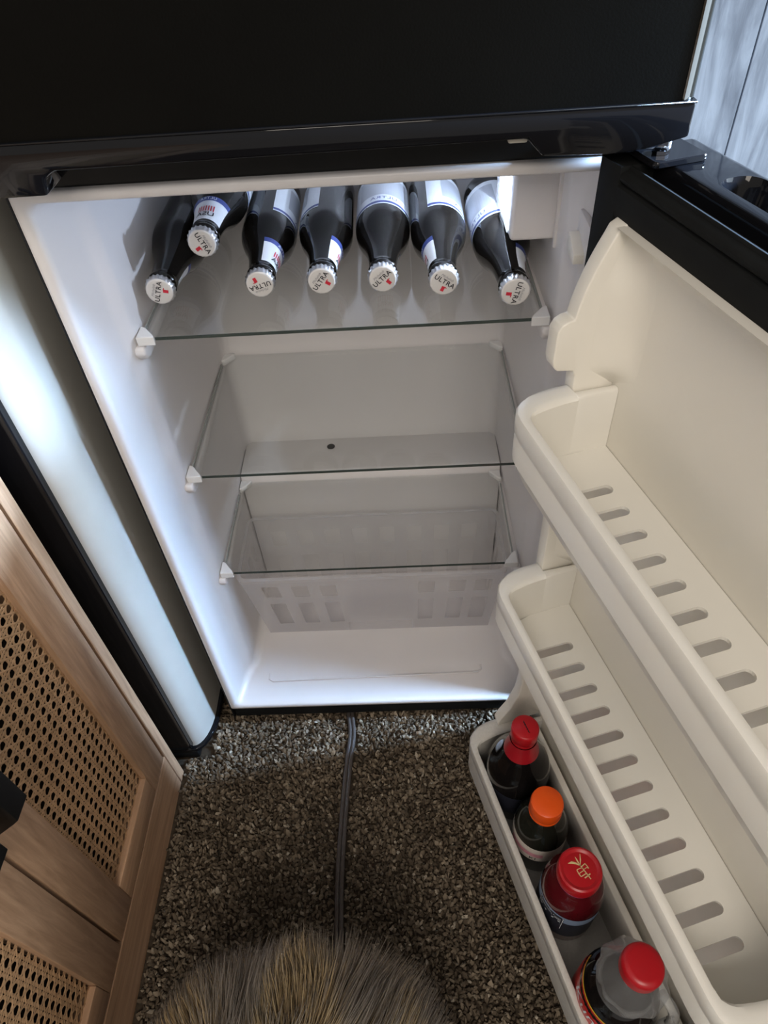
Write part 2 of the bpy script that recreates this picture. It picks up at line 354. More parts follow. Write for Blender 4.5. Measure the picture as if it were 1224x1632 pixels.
# liner
def lp(x0, x1, z0, z1, r, y): return [Vector((x, y, z)) for x, z in rrect(x0, x1, z0, z1, r, 6)]
bm = bmesh.new()
loops = [lp(-0.2383, 0.2448, 0.0452, 0.8530, 0.003, 0.014), lp(-0.2383, 0.2448, 0.0452, 0.8530, 0.003, 0.0), lp(-0.2372, 0.2437, 0.0463, 0.8519, 0.003, -0.0022),
         lp(-0.2350, 0.2415, 0.0485, 0.8500, 0.004, -0.003), lp(-0.2290, 0.2355, 0.0530, 0.8455, 0.008, -0.003), lp(-0.2262, 0.2327, 0.0555, 0.8437, 0.010, -0.0005),
         lp(-0.2250, 0.2310, 0.0575, 0.8430, 0.012, 0.005), lp(-0.2190, 0.2240, 0.0610, 0.8425, 0.014, 0.050), lp(-0.2165, 0.2215, 0.0615, 0.8420, 0.014, 0.058),
         lp(-0.2105, 0.2140, 0.0620, 0.8410, 0.014, 0.066), lp(-0.2090, 0.2120, 0.0620, 0.8405, 0.014, 0.075), lp(-0.2050, 0.2065, 0.0620, 0.8380, 0.016, 0.315),
         lp(-0.2030, 0.2045, 0.0640, 0.8360, 0.018, 0.329), lp(-0.1950, 0.1965, 0.0720, 0.8280, 0.02, 0.337)]
loft(bm, loops, True, False, True)
liner = build('interior_liner', bm, 'white', fr, recalc=False, angle=50)
liner.data.flip_normals()
bm = bmesh.new(); prism(bm, [(0.254, 0.0625), (0.338, 0.0625), (0.338, 0.316), (0.262, 0.316), (0.256, 0.3125), (0.253, 0.30)], -0.2045, 0.206, lambda p, q, a: Vector((a, p, q)), 0.002, 2)
hump = build('compressor_step', bm, 'white', fr)
bm = bmesh.new(); lathe(bm, [(0.0065, 0.3162), (0.0065, 0.3168), (0.0045, 0.3170)], 16, lambda a, b, z: Vector((-0.063+a, 0.316+b, z))); build('drain_hole', bm, 'drain', hump)
# floor ridge
bm = bmesh.new(); tube(bm, [(-0.178, 0.05, 0.0622), (-0.178, 0.040, 0.0622), (-0.172, 0.036, 0.0622), (0.16, 0.041, 0.0622), (0.166, 0.046, 0.0622), (0.166, 0.055, 0.0622)], 0.0014, 8); build('floor_ridge', bm, 'white', fr)
# shelves
ZS = [0.6813, 0.4878, 0.3041]
def shelf(z, yf, yb, ch):
    xw = 0.2035
    poly = [(-xw, yf), (xw, yf), (xw, yb-ch), (xw-ch, yb), (-xw+ch, yb), (-xw, yb-ch)]
    bm = bmesh.new(); prism(bm, poly, z-0.004, z, lambda p, q, a: Vector((p, q, a)))
    s = build('glass_shelf', bm, 'shelf_glass', fr, smooth=False)
    bm = bmesh.new(); box(bm, -xw+0.014, xw-0.012, yf-0.0009, yf-0.0001, z-0.0036, z-0.0004); build('polished_edge', bm, 'glass_edge', s)
    for sx in (-1, 1):
        bm = bmesh.new(); box(bm, sx*xw-0.0012, sx*xw+0.0004, yf+0.016, yb-ch-0.01, z-0.0036, z+0.0003); build('polished_edge', bm, 'glass_side', s)
        # front clip: little triangular pocket gripping the corner
        bm = bmesh.new(); prism(bm, [(sx*(xw+0.0045), yf-0.004), (sx*(xw-0.014), yf-0.0035), (sx*(xw-0.012), yf+0.001), (sx*(xw-0.001), yf+0.016), (sx*(xw+0.0045), yf+0.019)], z-0.008, z+0.0022, lambda p, q, a: Vector((p, q, a)), 0.0008, 1)
        build('corner_clip', bm, 'clip', s)
        bm = bmesh.new(); prism(bm, [(sx*(xw+0.0015), yb+0.003), (sx*(xw-0.016), yb+0.003), (sx*(xw-0.014), yb-0.001), (sx*(xw-0.003), yb-0.014), (sx*(xw+0.0015), yb-0.016)], z-0.007, z+0.002, lambda p, q, a: Vector((p, q, a)), 0.0008, 1)
        build('corner_clip', bm, 'clip', s)
    return s
shelf(ZS[0], 0.069, 0.331, 0.012); shelf(ZS[1], 0.070, 0.331, 0.012); shelf(ZS[2], 0.0685, 0.251, 0.016)
# rails moulded in the side walls under each shelf
for z, yb in ((ZS[0], 0.33), (ZS[1], 0.33), (ZS[2], 0.252)):
    for sx in (-1, 1):
        x0 = sx*0.2135; x1 = sx*0.2015
        bm = bmesh.new()
        prism(bm, [(0.064, z-0.0088), (yb, z-0.0075), (yb, z-0.014), (0.075, z-0.026), (0.066, z-0.024), (0.061, z-0.016)], min(x0, x1), max(x0, x1), lambda p, q, a: Vector((a, p, q)), 0.003, 3)
        build('shelf_rail', bm, 'white', fr)

# interior lamp housing
bm = bmesh.new()
box(bm, 0.1680, 0.2150, 0.1015, 0.1195, 0.7445, 0.8415, 0.004, 3)
box(bm, 0.1960, 0.2130, 0.118, 0.215, 0.7445, 0.8415, 0.003, 2)
box(bm, 0.1680, 0.2130, 0.196, 0.215, 0.7445, 0.8415, 0.003, 2)
box(bm, 0.1690, 0.2120, 0.1190, 0.198, 0.7448, 0.7475)
lamp = build('lamp_housing', bm, 'white', fr)
bm = bmesh.new(); box(bm, 0.2085, 0.2155, 0.0965, 0.1015, 0.738, 0.8415, 0.0018, 2); build('mounting_flange', bm, 'white', lamp)
bm = bmesh.new(); lathe(bm, [(0.007, 0.0), (0.007, 0.0015), (0.005, 0.0025)], 18, lambda a, b, z: Vector((0.172+a*0.55, 0.1014-z, 0.812+b))); build('screw_dimple', bm, 'white', lamp)
bm = bmesh.new()
for i in range(9):
    z0 = 0.746+i*0.0103
    prism(bm, [(0.1672, z0), (0.1655, z0+0.005), (0.1672, z0+0.010), (0.1682, z0+0.010), (0.1682, z0)], 0.120, 0.1955, lambda p, q, a: Vector((p, a, q)))
build('ribbed_lens', bm, 'lens', lamp)
lo = bpy.data.objects.new('fridge_led', led); COL.objects.link(lo); lo.location = (0.188, 0.1300, 0.780)
# door switch
bm = bmesh.new()
prism(bm, [(0.022, 0.758), (0.050, 0.758), (0.050, 0.776), (0.022, 0.767)], 0.2105, 0.2255, lambda p, q, a: Vector((a, p, q)), 0.0012, 2)
sw = build('door_switch', bm, 'bin_white', fr)
bm = bmesh.new(); box(bm, 0.2195, 0.2258, 0.012, 0.058, 0.744, 0.792, 0.002, 2); build('switch_plate', bm, 'white', sw)

# freezer door
bm = bmesh.new()
plan = [(-0.2415, -0.004), (-0.2415, -0.052)] + [(-0.2315-0.010*math.cos(a), -0.052-0.010*math.sin(a)) for a in (0.5, 1.0, 1.57)] + [(0.2405+0.0105*math.sin(a), -0.052-0.010*math.cos(a)) for a in (0, 0.4, 0.8, 1.2, 1.57)] + [(0.251, -0.004)]
prism(bm, plan, 0.9055, 1.43, lambda p, q, a: Vector((p, q, a)))
fd = build('freezer_door', bm, 'freezer_black', fr, angle=35)
bm = bmesh.new()
arc = [(0.2400+0.0118*math.sin(a), -0.0518-0.0112*math.cos(a)) for a in [0.25+i*(1.57-0.25)/8 for i in range(9)]]
prism(bm, arc + [(0.2518, -0.006), (0.2495, -0.006)] + [(x-0.0022, y+0.0022) for x, y in arc[::-1]], 0.906, 1.43, lambda p, q, a: Vector((p, q, a)))
build('edge_strip', bm, 'edge_gloss', fd, angle=35)
bm = bmesh.new()
prism(bm, [(-0.2415, 0.9045), (0.2512, 0.9045), (0.2512, 0.8845), (0.2250, 0.8785), (0.2000, 0.8765), (0.1580, 0.8780), (0.1475, 0.8890), (-0.1660, 0.8870), (-0.1735, 0.8830), (-0.1760, 0.8715), (-0.2415, 0.8710)], -0.0635, -0.012, lambda p, q, a: Vector((p, a, q)), 0.0022, 2)
build('lower_trim', bm, 'gloss_black', fd)
bm = bmesh.new(); box(bm, -0.2418, 0.2516, -0.0640, -0.03, 0.9042, 0.9058, 0.0006, 1); build('trim_bead', bm, 'gloss_black', fd)
bm = bmesh.new(); box(bm, 0.136, 0.149, -0.056, -0.046, 0.8845, 0.8895, 0.0015, 2); build('trim_spacer', bm, 'foam', fd)
bm = bmesh.new(); box(bm, -0.235, 0.245, -0.004, 0.001, 0.905, 1.42); build('freezer_gasket', bm, 'gasket', fd)

# ------------------------------------------------------------------ open fridge door, built in door coordinates (u along, w inward, z)
DP = Vector((0.23684051, -0.07741452, 0)); DD = Vector((0.27548813, -0.96130447, 0)); DN = Vector((-0.96130447, -0.27548813, 0))
def D(u, w_, z): return DP+u*DD+w_*DN+Vector((0, 0, z))
UE = 0.432; ZT = 0.868
bm = bmesh.new()
b2 = bmesh.new(); bmesh.ops.create_cube(b2, size=1)
for v in b2.verts: v.co = Vector(((-0.053+UE)/2+v.co.x*(UE+0.053), (-0.055-0.008)/2+v.co.y*0.047, (0.020+ZT)/2+v.co.z*(ZT-0.020)))
bmesh.ops.bevel(b2, geom=b2.edges[:], offset=0.005, segments=3, profile=0.5, affect='EDGES')
# scooped finger pocket cut in the top edge
shell_me = bpy.data.meshes.new('s'); bmesh.ops.recalc_face_normals(b2, faces=b2.faces); b2.to_mesh(shell_me); b2.free()
so = bpy.data.objects.new('s', shell_me); COL.objects.link(so)
b3 = bmesh.new()
lps = []
for z, gr in ((ZT+0.006, 0.004), (ZT-0.001, 0.0015), (ZT-0.006, 0.0), (ZT-0.022, -0.002), (ZT-0.030, -0.008)):
    lps.append([Vector((x, y, z)) for x, y in rrect(0.024-gr, 0.36+gr, -0.047-gr, -0.021+gr, 0.0125+min(gr, 0), 8)])
loft(b3, lps, True, True, True); bmesh.ops.recalc_face_normals(b3, faces=b3.faces)
cme = bpy.data.meshes.new('c'); b3.to_mesh(cme); b3.free(); co_ = bpy.data.objects.new('c', cme); COL.objects.link(co_)
md = so.modifiers.new('b', 'BOOLEAN'); md.operation = 'DIFFERENCE'; md.object = co_; md.solver = 'EXACT'
bpy.context.view_layer.update()
res = bpy.data.meshes.new_from_object(so.evaluated_get(bpy.context.evaluated_depsgraph_get()))
b2 = bmesh.new(); b2.from_mesh(res); merge(bm, b2, D)
bpy.data.objects.remove(so); bpy.data.objects.remove(co_)
door = build('fridge_door', bm, 'gloss_black', fr, angle=30)
# gasket: folded rubber ring
bm = bmesh.new()
top_prof = [(-0.009, 0.8560), (0.004, 0.8575), (0.008, 0.8655), (0.010, 0.8660), (0.0105, 0.8635), (0.0145, 0.8625), (0.0165, 0.860), (0.0160, 0.857), (0.0135, 0.855), (0.0165, 0.853), (0.0172, 0.846), (0.0165, 0.836), (0.0150, 0.832), (-0.009, 0.831)]
prism(bm, top_prof, -0.0495, UE-0.001, lambda p, q, a: D(a, p, q))
bot_prof = [(w_, 0.868+0.022-q) for w_, q in top_prof]
prism(bm, bot_prof, -0.0495, UE-0.001, lambda p, q, a: D(a, p, q))
side_prof = [(-0.0525, -0.009), (-0.0548, 0.008), (-0.0545, 0.0155), (-0.0520, 0.0172), (-0.034, 0.0172), (-0.027, 0.0165), (-0.025, -0.009)]
prism(bm, side_prof, 0.040, 0.866, lambda p, q, a: D(p, q, a))
prism(bm, [(UE-0.05-u, w_) for u, w_ in side_prof], 0.040, 0.866, lambda p, q, a: D(p, q, a))
build('door_gasket', bm, 'gasket', door, angle=50)
# white liner: back panel, raised side dykes with the tab, fillets
bm = bmesh.new()
box(bm, -0.028, UE-0.022, -0.007, 0.0012, 0.042, 0.8325, T=D)
UB = 0.386
dyke = [(0.0, 0.8345), (0.016, 0.8345), (0.0215, 0.8315)] + [(p.x, p.y) for p in smooth_pts([(0.0240, 0.826, 0), (0.0310, 0.812, 0), (0.0380, 0.795, 0), (0.0430, 0.778, 0), (0.0450, 0.767, 0)], 3)] + \
       [(0.0500, 0.7665), (0.0550, 0.7640), (0.0578, 0.7590), (0.0585, 0.7330), (0.0570, 0.7270), (0.0540, 0.7235), (0.0400, 0.7205), (0.0372, 0.715), (0.0368, 0.700), (0.0368, 0.235), (0.0390, 0.205), (0.0480, 0.172), (0.0600, 0.150), (0.0640, 0.140), (0.0640, 0.1330), (0.0, 0.1330)]
for a0, a1 in ((-0.0225, -0.0075), (UB+0.0075, UB+0.0225)):
    prism(bm, dyke, a0, a1, lambda p, q, a: D(a, p, q), 0.0022, 2)
def dyke_w(z):
    return np.interp(z, [0.135, 0.15, 0.172, 0.205, 0.72, 0.767, 0.778, 0.795, 0.812, 0.826, 0.8335], [0.06, 0.058, 0.046, 0.038, 0.037, 0.043, 0.041, 0.036, 0.029, 0.0225, 0.016])
for (z0, z1) in ((0.7015, 0.8330), (0.4700, 0.634), (0.142, 0.401)):
    for s, u0 in ((1, -0.0085), (-1, UB+0.0085)):
        lps = []
        for i in range(25):
            z = lerp(z0, z1, i/24); r = min(0.033, float(dyke_w(z))-0.005)
            r = max(0.004, min(r, 0.006+1.5*(z-z0)))
            lps.append([D(u0, -0.002, z)] + [D(u0+s*(r-r*math.cos(a)), r-r*math.sin(a)+0.001, z) for a in [j*math.pi/2/8 for j in range(9)]])
        loft(bm, lps, True, True, True)
# top fillet of the recess
poly = [(0.0, 0.8335)] + [(0.0015+0.022-0.022*math.cos(a) if False else 0.0015+0.022*(1-math.sin(a)), 0.8335-0.022*(1-math.cos(a))) for a in [i*math.pi/2/8 for i in range(9)]]
prism(bm, poly, -0.0085, UB+0.0085, lambda p, q, a: D(a, p, q))
box(bm, 0.002, UB-0.002, 0.010, 0.0195, 0.046, 0.133, 0.0012, 1, T=D)
build('door_liner', bm, 'cream', door, angle=45)
# hinge
bm = bmesh.new()
prism(bm, rrect(-0.052, -0.008, -0.036, 0.004, 0.004, 4), ZT, ZT+0.0045, lambda p, q, a: D(p, q, a), 0.001, 1)
hg = build('hinge_block', bm, 'gloss_black', fr)
bm = bmesh.new(); lathe(bm, [(0.0075, ZT+0.0046), (0.0075, ZT+0.0066), (0.0055, ZT+0.0072), (0.0055, ZT+0.0105)], 20, lambda a, b, z: D(-0.040+a, -0.020+b, z)); build('hinge_washer', bm, 'chrome', hg)
bm = bmesh.new(); lathe(bm, [(0.0055, ZT+0.0046), (0.0055, ZT+0.0072), (0.004, ZT+0.0082)], 6, lambda a, b, z: D(-0.022+a, -0.008+b, z)); build('hinge_bolt', bm, 'chrome', hg)
bm = bmesh.new(); box(bm, 0.19, 0.246, -0.045, 0.002, 0.8705, 0.8735, 0.0008, 1); build('hinge_plate', bm, 'gloss_black', hg)

# door bins
def door_bin(t, g, wf, slots, m, wide=0.0):
    k = wf-0.0888
    # paired inner / outer plan points along half of the bin wall (hinge end -> front)
    half = [((0.0040, 0.0015), (-0.0040, 0.0015)), ((0.0035, 0.0300), (-0.0062, 0.0300)), ((0.0035, 0.0365), (-0.0068, 0.0372)), ((0.0036, 0.0372), (-0.0195, 0.0376)), ((0.0040, 0.0500), (-0.0195, 0.0520)),
            ((0.0055, 0.0620), (-0.0180, 0.0640)), ((0.0070, 0.0700), (-0.0150, 0.0735)), ((0.0085, 0.0760), (-0.0105, 0.0815)), ((0.0105, 0.0795), (-0.0045, 0.0880)), ((0.0140, 0.0830), (0.0040, 0.0918)), ((0.0220, 0.0842), (0.0140, 0.0930)), ((0.0500, 0.0842), (0.0500, 0.0930))]
    if k > 0.01: half = [(i, o) for i, o in half[:5]] + [((i[0], i[1]+k), (o[0], o[1]+k)) for i, o in half[4:]]
    full = half + [((UB-i[0], i[1]), (UB-o[0], o[1])) for i, o in half[::-1]]
    gb = g-0.004
    zg = t-0.020
    bm = bmesh.new()
    go = g+0.010
    prof = [(0.0, gb), (0.0, t-0.003), (0.10, t-0.0008), (0.30, t), (0.70, t), (0.90, t-0.001), (1.0, t-0.0035), (1.0, zg), (0.88, zg-0.0025), (0.88, zg-0.0050), (0.97, zg-0.0085), (0.97, go+0.002), (0.80, go), (0.35, gb)]
    thin = lambda sv, z: sv
    loops = []
    for (iu, iw), (ou, ow) in full:
        loops.append([D(iu+(ou-iu)*s, iw+(ow-iw)*s, z) for s, z in prof])
    loft(bm, loops, True, True, True)
    b = build('door_bin', bm, m, fr, angle=35)
    # floor with slots
    bm = bmesh.new(); b2 = bmesh.new()
    outer = [b2.verts.new((u, w_, 0)) for u, w_ in ((0.0035, 0.0018), (UB-0.0035, 0.0018), (UB-0.004, 0.05), (UB-0.011, 0.0795+k), (UB-0.022, 0.0824+k), (0.022, 0.0824+k), (0.011, 0.0795+k), (0.004, 0.05))]
    ed = [b2.edges.new((outer[i], outer[(i+1) % len(outer)])) for i in range(len(outer))]
    for i in range(slots):
        uc = 0.0535+i*0.0262; hw = 0.0052; w0, w1 = 0.0225, 0.0745
        pts = [(uc+hw*math.cos(a), w1-hw+hw*math.sin(a)) for a in [math.pi*j/8 for j in range(9)]] + [(uc+hw*math.cos(a), w0+hw+hw*math.sin(a)) for a in [math.pi+math.pi*j/8 for j in range(9)]]
        vs = [b2.verts.new((u, w_, 0)) for u, w_ in pts]
        ed += [b2.edges.new((vs[j], vs[(j+1) % len(vs)])) for j in range(len(vs))]
    bmesh.ops.triangle_fill(b2, use_beauty=True, edges=ed)
    ret = bmesh.ops.extrude_face_region(b2, geom=b2.faces[:])
    for v in ret['geom']:
        if isinstance(v, bmesh.types.BMVert): v.co.z -= 0.0032
    merge(bm, b2, lambda u, w_, z: D(u, w_, g+z))
    build('bin_floor', bm, m, b, smooth=False)
    return b
door_bin(0.7015, 0.6407, 0.0888, 12, 'bin_white')
door_bin(0.4695, 0.4072, 0.0888, 12, 'bin_white')
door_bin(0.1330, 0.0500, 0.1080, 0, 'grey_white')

# ================================================================== CRISPER BASKET
def basket():
    root = empty('crisper_basket', (0, 0.16, 0.0625), 'frosted clear slotted plastic basket on the fridge floor under the lowest glass shelf', 'basket')
    zb_, zt_ = 0.0635, 0.248
    def wall_pts(f):   # f 0 bottom ..1 top -> x half width, front y, back y
        return lerp(0.186, 0.1985, f), lerp(0.130, 0.099, f), lerp(0.205, 0.222, f)
    def panel(bmx, P, us, holes_rows, th=0.0016):
        # P(s,f)->point on the wall, s in 0..1; holes = list of (s0,s1,f0,f1)
        ss = sorted(set([0, 1]+[h[0] for h in holes_rows]+[h[1] for h in holes_rows])); fs = sorted(set([0, 0.16, 1]+[h[2] for h in holes_rows]+[h[3] for h in holes_rows]))
        vm = {}
        def V(s, f):
            if (s, f) not in vm: vm[(s, f)] = bmx.verts.new(P(s, f))
            return vm[(s, f)]
        for s0, s1 in zip(ss, ss[1:]):
            for f0, f1 in zip(fs, fs[1:]):
                sm, fm = (s0+s1)/2, (f0+f1)/2
                if any(h[0] < sm < h[1] and h[2] < fm < h[3] for h in holes_rows): continue
                bmx.faces.new((V(s0, f0), V(s1, f0), V(s1, f1), V(s0, f1)))
    def front(s, f):
        hw, yf, yb = wall_pts(f); return Vector((lerp(-hw, hw, s), yf, lerp(zb_, zt_, f)))
    def back(s, f):
        hw, yf, yb = wall_pts(f); return Vector((lerp(-hw, hw, s), yb, lerp(zb_, zt_, f)))
    def left(s, f):
        hw, yf, yb = wall_pts(f); return Vector((-hw, lerp(yf, yb, s), lerp(zb_, zt_, f)))
    def rightw(s, f):
        hw, yf, yb = wall_pts(f); return Vector((hw, lerp(yf, yb, s), lerp(zb_, zt_, f)))
    def holes(cs, w0, lo, hi): return [(c-w0, c+w0, a, b) for c in cs for a, b in (lo, hi)]
    low, high = (0.18, 0.56), (0.68, 0.86)
    fh = holes([0.10, 0.215, 0.325, 0.71, 0.83, 0.93], 0.032, low, high) + [(0.37, 0.655, 0.0, 0.16)]
    fh = [h for h in fh]
    for nm, P, hl in (('front_panel', front, fh), ('back_panel', back, holes([0.1+0.1143*i for i in range(8)], 0.032, low, high)), ('side_panel', left, holes([0.25, 0.5, 0.75], 0.07, low, high)), ('side_panel', rightw, holes([0.25, 0.5, 0.75], 0.07, low, high))):
        bmx = bmesh.new(); panel(bmx, P, None, hl); build(nm, bmx, 'basket' if nm == 'front_panel' else 'basket_thin', root, smooth=False)
    bmx = bmesh.new()
    hw, yf, yb = wall_pts(0)
    box(bmx, -hw, hw, yf, yb, zb_-0.0006, zb_+0.0006)
    build('base', bmx, 'basket_thin', root, smooth=False)
    hw, yf, yb = wall_pts(1)
    bmx = bmesh.new()
    o_ = rrect(-hw-0.004, hw+0.004, yf-0.005, yb+0.004, 0.012, 5); i_ = rrect(-hw+0.001, hw-0.001, yf+0.001, yb-0.001, 0.010, 5)
    loft(bmx, [[Vector((x, y, zt_)) for x, y in i_], [Vector((x, y, zt_+0.001)) for x, y in i_], [Vector((x, y, zt_+0.001)) for x, y in o_], [Vector((x, y, zt_-0.005)) for x, y in o_]], True)
    build('rim', bmx, 'basket', root, smooth=False)
basket()

# ================================================================== BEER BOTTLES
R0 = 0.0303
GL = [(0.001, 0.0045), (0.018, 0.0025), (0.024, 0.0), (0.028, 0.001), (0.0300, 0.004), (R0, 0.010), (R0, 0.118), (0.0298, 0.126), (0.0285, 0.134), (0.0262, 0.142), (0.0232, 0.151), (0.0202, 0.160), (0.0178, 0.170), (0.0160, 0.180), (0.0148, 0.192), (0.0140, 0.204), (0.0137, 0.210), (0.0148, 0.2115), (0.0150, 0.2145), (0.0138, 0.216), (0.0132, 0.222), (0.0125, 0.226)]
def prof_r(s):
    for (r0, a), (r1, b) in zip(GL[5:], GL[6:]):
        if a <= s <= b: return r0+(r1-r0)*(s-a)/(b-a+1e-9)
    return R0
BL = lambda a, b, s: Vector((a, -s, b))       # bottle local: axis along -Y from the base at origin, mouth at -Y
def local_obj(name, bm, m, angle=40, recalc=True):
    if recalc: bmesh.ops.recalc_face_normals(bm, faces=bm.faces)
    me = bpy.data.meshes.new(name); bm.to_mesh(me); bm.free(); me.materials.append(M[m])
    me.polygons.foreach_set('use_smooth', [True]*len(me.polygons)); me.set_sharp_from_angle(angle=math.radians(angle)); return me
bm = bmesh.new(); lathe(bm, GL, 40, BL); ME_glass = local_obj('bottle_glass', bm, 'beer_glass')
# crown cap: 21 flutes
def capring(r, s, amp, n=84): return [BL((r+amp*math.cos(21*2*math.pi*i/n))*math.cos(2*math.pi*i/n), (r+amp*math.cos(21*2*math.pi*i/n))*math.sin(2*math.pi*i/n), s) for i in range(n)]
bm = bmesh.new(); loft(bm, [capring(0.0150, 0.2215, 0.0005), capring(0.0154, 0.2218, 0.0006), capring(0.0150, 0.2240, 0.0004), capring(0.0143, 0.2262, 0.0003), capring(0.0137, 0.2273, 0.0)], True, False, False)
ME_cap = local_obj('crown_cap', bm, 'cap_metal', 60)
bm = bmesh.new(); loft(bm, [capring(0.0137, 0.2273, 0), capring(0.0130, 0.2281, 0), capring(0.0120, 0.2284, 0), capring(0.004, 0.2285, 0)], True, False, True)
ME_face = local_obj('cap_face', bm, 'cap_face', 60)
def on_cap(x, y): return Vector((x, -0.2288, y))     # seen from the front: x right, y up
def me_print(name, geos, m, T):
    bm = bmesh.new()
    for V, Fc in geos: add_flat(bm, V, Fc, T)
    me = bpy.data.meshes.new(name); bm.to_mesh(me); bm.free(); me.materials.append(M[m]); return me
def shift(g, dx, dy): return [(x+dx, y+dy) for x, y in g[0]], g[1]
ME_ultra = me_print('cap_lettering', [shift(text_geo('ULTRA', 0.0070, spacing=1.1, bold=0.00012), 0, 0.0010)], 'ink', on_cap)
ME_script = me_print('cap_script', [shift(text_geo('Michelob', 0.0038, shear=0.35), 0, 0.0060)], 'ink_grey', on_cap)
ME_ribbon = me_print('cap_ribbon', [stroke([(0.0022, -0.0034), (0.0028, -0.0088)], 0.0034), stroke([(0.0030, -0.0034), (0.0056, -0.0038)], 0.0009)], 'ink_red', on_cap)
def wrap(dr, s0, cx=0.0):
    """x -> round the bottle (0 = top side), y -> along the axis towards the mouth"""
    def T(x, y):
        s = s0+y; r = prof_r(s)+dr; a = math.pi/2-(x+cx)/r
        return BL(r*math.cos(a), r*math.sin(a), s)
    return T
def patch(s0, s1, arc, na, ns): 
    V, Fc = [], []
    for j in range(ns+1):
        for i in range(na+1): V.append((lerp(-arc/2, arc/2, i/na), lerp(s0, s1, j/ns)))
    for j in range(ns):
        for i in range(na): k = j*(na+1)+i; Fc.append((k, k+1, k+na+2, k+na+1))
    return V, Fc
def wrap_a(dr):
    def T(a, s): r = prof_r(s)+dr; an = math.pi/2-a; return BL(r*math.cos(an), r*math.sin(an), s)
    return T
ME_neck = me_print('neck_label', [patch(0.168, 0.203, math.radians(150), 20, 10)], 'paper', wrap_a(0.0003))
ME_nband = me_print('label_band', [patch(0.162, 0.1685, math.radians(150), 20, 4)], 'ink_blue', wrap_a(0.0004))
ME_nstripe = me_print('flag_stripes', [stroke([(x, -0.0005), (x, 0.0092)], 0.0012) for x in (-0.0078, -0.0052, -0.0026, 0, 0.0026, 0.0052, 0.0078)], 'ink_red', lambda x, y: wrap(0.0006, 0.185)(-x, -y+0.002))
ME_nusa = me_print('flag_lettering', [text_geo('USA', 0.0105, bold=0.00015)], 'ink', lambda x, y: wrap(0.0006, 0.1905)(-x, -(y-0.0002)) if False else wrap(0.0006, 0.193)(-x, -y))
ME_ntext = me_print('band_lettering', [text_geo('ULTRA', 0.0055, spacing=1.1)], 'paper', lambda x, y: wrap(0.0006, 0.1652)(-x, -y))
ME_body = me_print('body_label', [patch(0.030, 0.116, math.radians(175), 28, 4)], 'paper', wrap_a(0.0003))
ME_bband = me_print('label_band', [patch(0.1085, 0.1135, math.radians(175), 28, 1)], 'ink_blue', wrap_a(0.0005))
ME_bsilver = me_print('label_panel', [patch(0.040, 0.092, math.radians(110), 20, 2)], 'silver_ink', wrap_a(0.0005))
ME_btext = me_print('label_lettering', [text_geo('ULTRA', 0.0095, spacing=1.1)], 'ink_blue', lambda x, y: wrap(0.0006, 0.1005)(-x, -y))
def child(name, me, parent, roll=0.0):
    o = bpy.data.objects.new(name, me); COL.objects.link(o); o.parent = parent; o.rotation_euler = (0, roll, 0); return o
def beer(cap, ang, z, text_rot, neck_roll, body_roll, label, tilt=0.0):
    a = math.radians(ang)
    dirv = Vector((math.sin(a), math.cos(a), math.tan(math.radians(tilt)))).normalized()
    base = Vector((cap[0], cap[1], z))+dirv*0.2288
    root = bpy.data.objects.new('beer_bottle', None); COL.objects.link(root); root.empty_display_size = 0.03
    root.location = base; root.rotation_euler = (math.radians(tilt), 0, -a)
    tag(root, label, 'bottle', 'beer bottles lying on the top shelf')
    child('bottle_glass', ME_glass, root)
    cp = child('crown_cap', ME_cap, root)
    # roll about local Y: image rotation is counter-clockwise seen from the mouth
    for nm, me in (('cap_face', ME_face), ('cap_lettering', ME_ultra), ('cap_script', ME_script), ('cap_ribbon', ME_ribbon)):
        child(nm, me, cp, math.radians(-text_rot))
    nl = child('neck_label', ME_neck, root, math.radians(neck_roll))
    for nm, me in (('label_band', ME_nband), ('flag_stripes', ME_nstripe), ('flag_lettering', ME_nusa), ('band_lettering', ME_ntext)): child(nm, me, nl)
    bl = child('body_label', ME_body, root, math.radians(body_roll))
    for nm, me in (('label_band', ME_bband), ('label_panel', ME_bsilver), ('label_lettering', ME_btext)): child(nm, me, bl)
    return root
ZB = ZS[0]+R0+0.0002
beer((-0.1835, 0.1030), -1.0, ZB, 70, 175, 150, 'leftmost dark beer bottle lying on the top shelf beside the left wall')
beer((-0.1325, 0.1180), 0.0, ZB+0.0405, -66, 0, 60, 'beer bottle on top of the others with the striped neck label facing up', 0.0)
beer((-0.0810, 0.1065), -1.6, ZB, 195, 82, 105, 'beer bottle with upside-down cap lettering, lying beneath the striped-label bottle')
beer((-0.0180, 0.1065), -0.6, ZB, 51, 104, -98, 'beer bottle left of the middle one, with a thin white neck label strip at right')
beer((0.0440, 0.1040), 0.2, ZB, 42, 180, 5, 'beer bottle in the middle of the row with its body label facing up')
beer((0.1045, 0.0910), 0.4, ZB, -34, -100, 66, 'beer bottle with a long bright highlight on its neck, second from the lamp housing')
beer((0.1715, 0.0640), -0.4, ZB, -105, 98, -60, 'rightmost beer bottle, under the white lamp housing, set furthest forward')

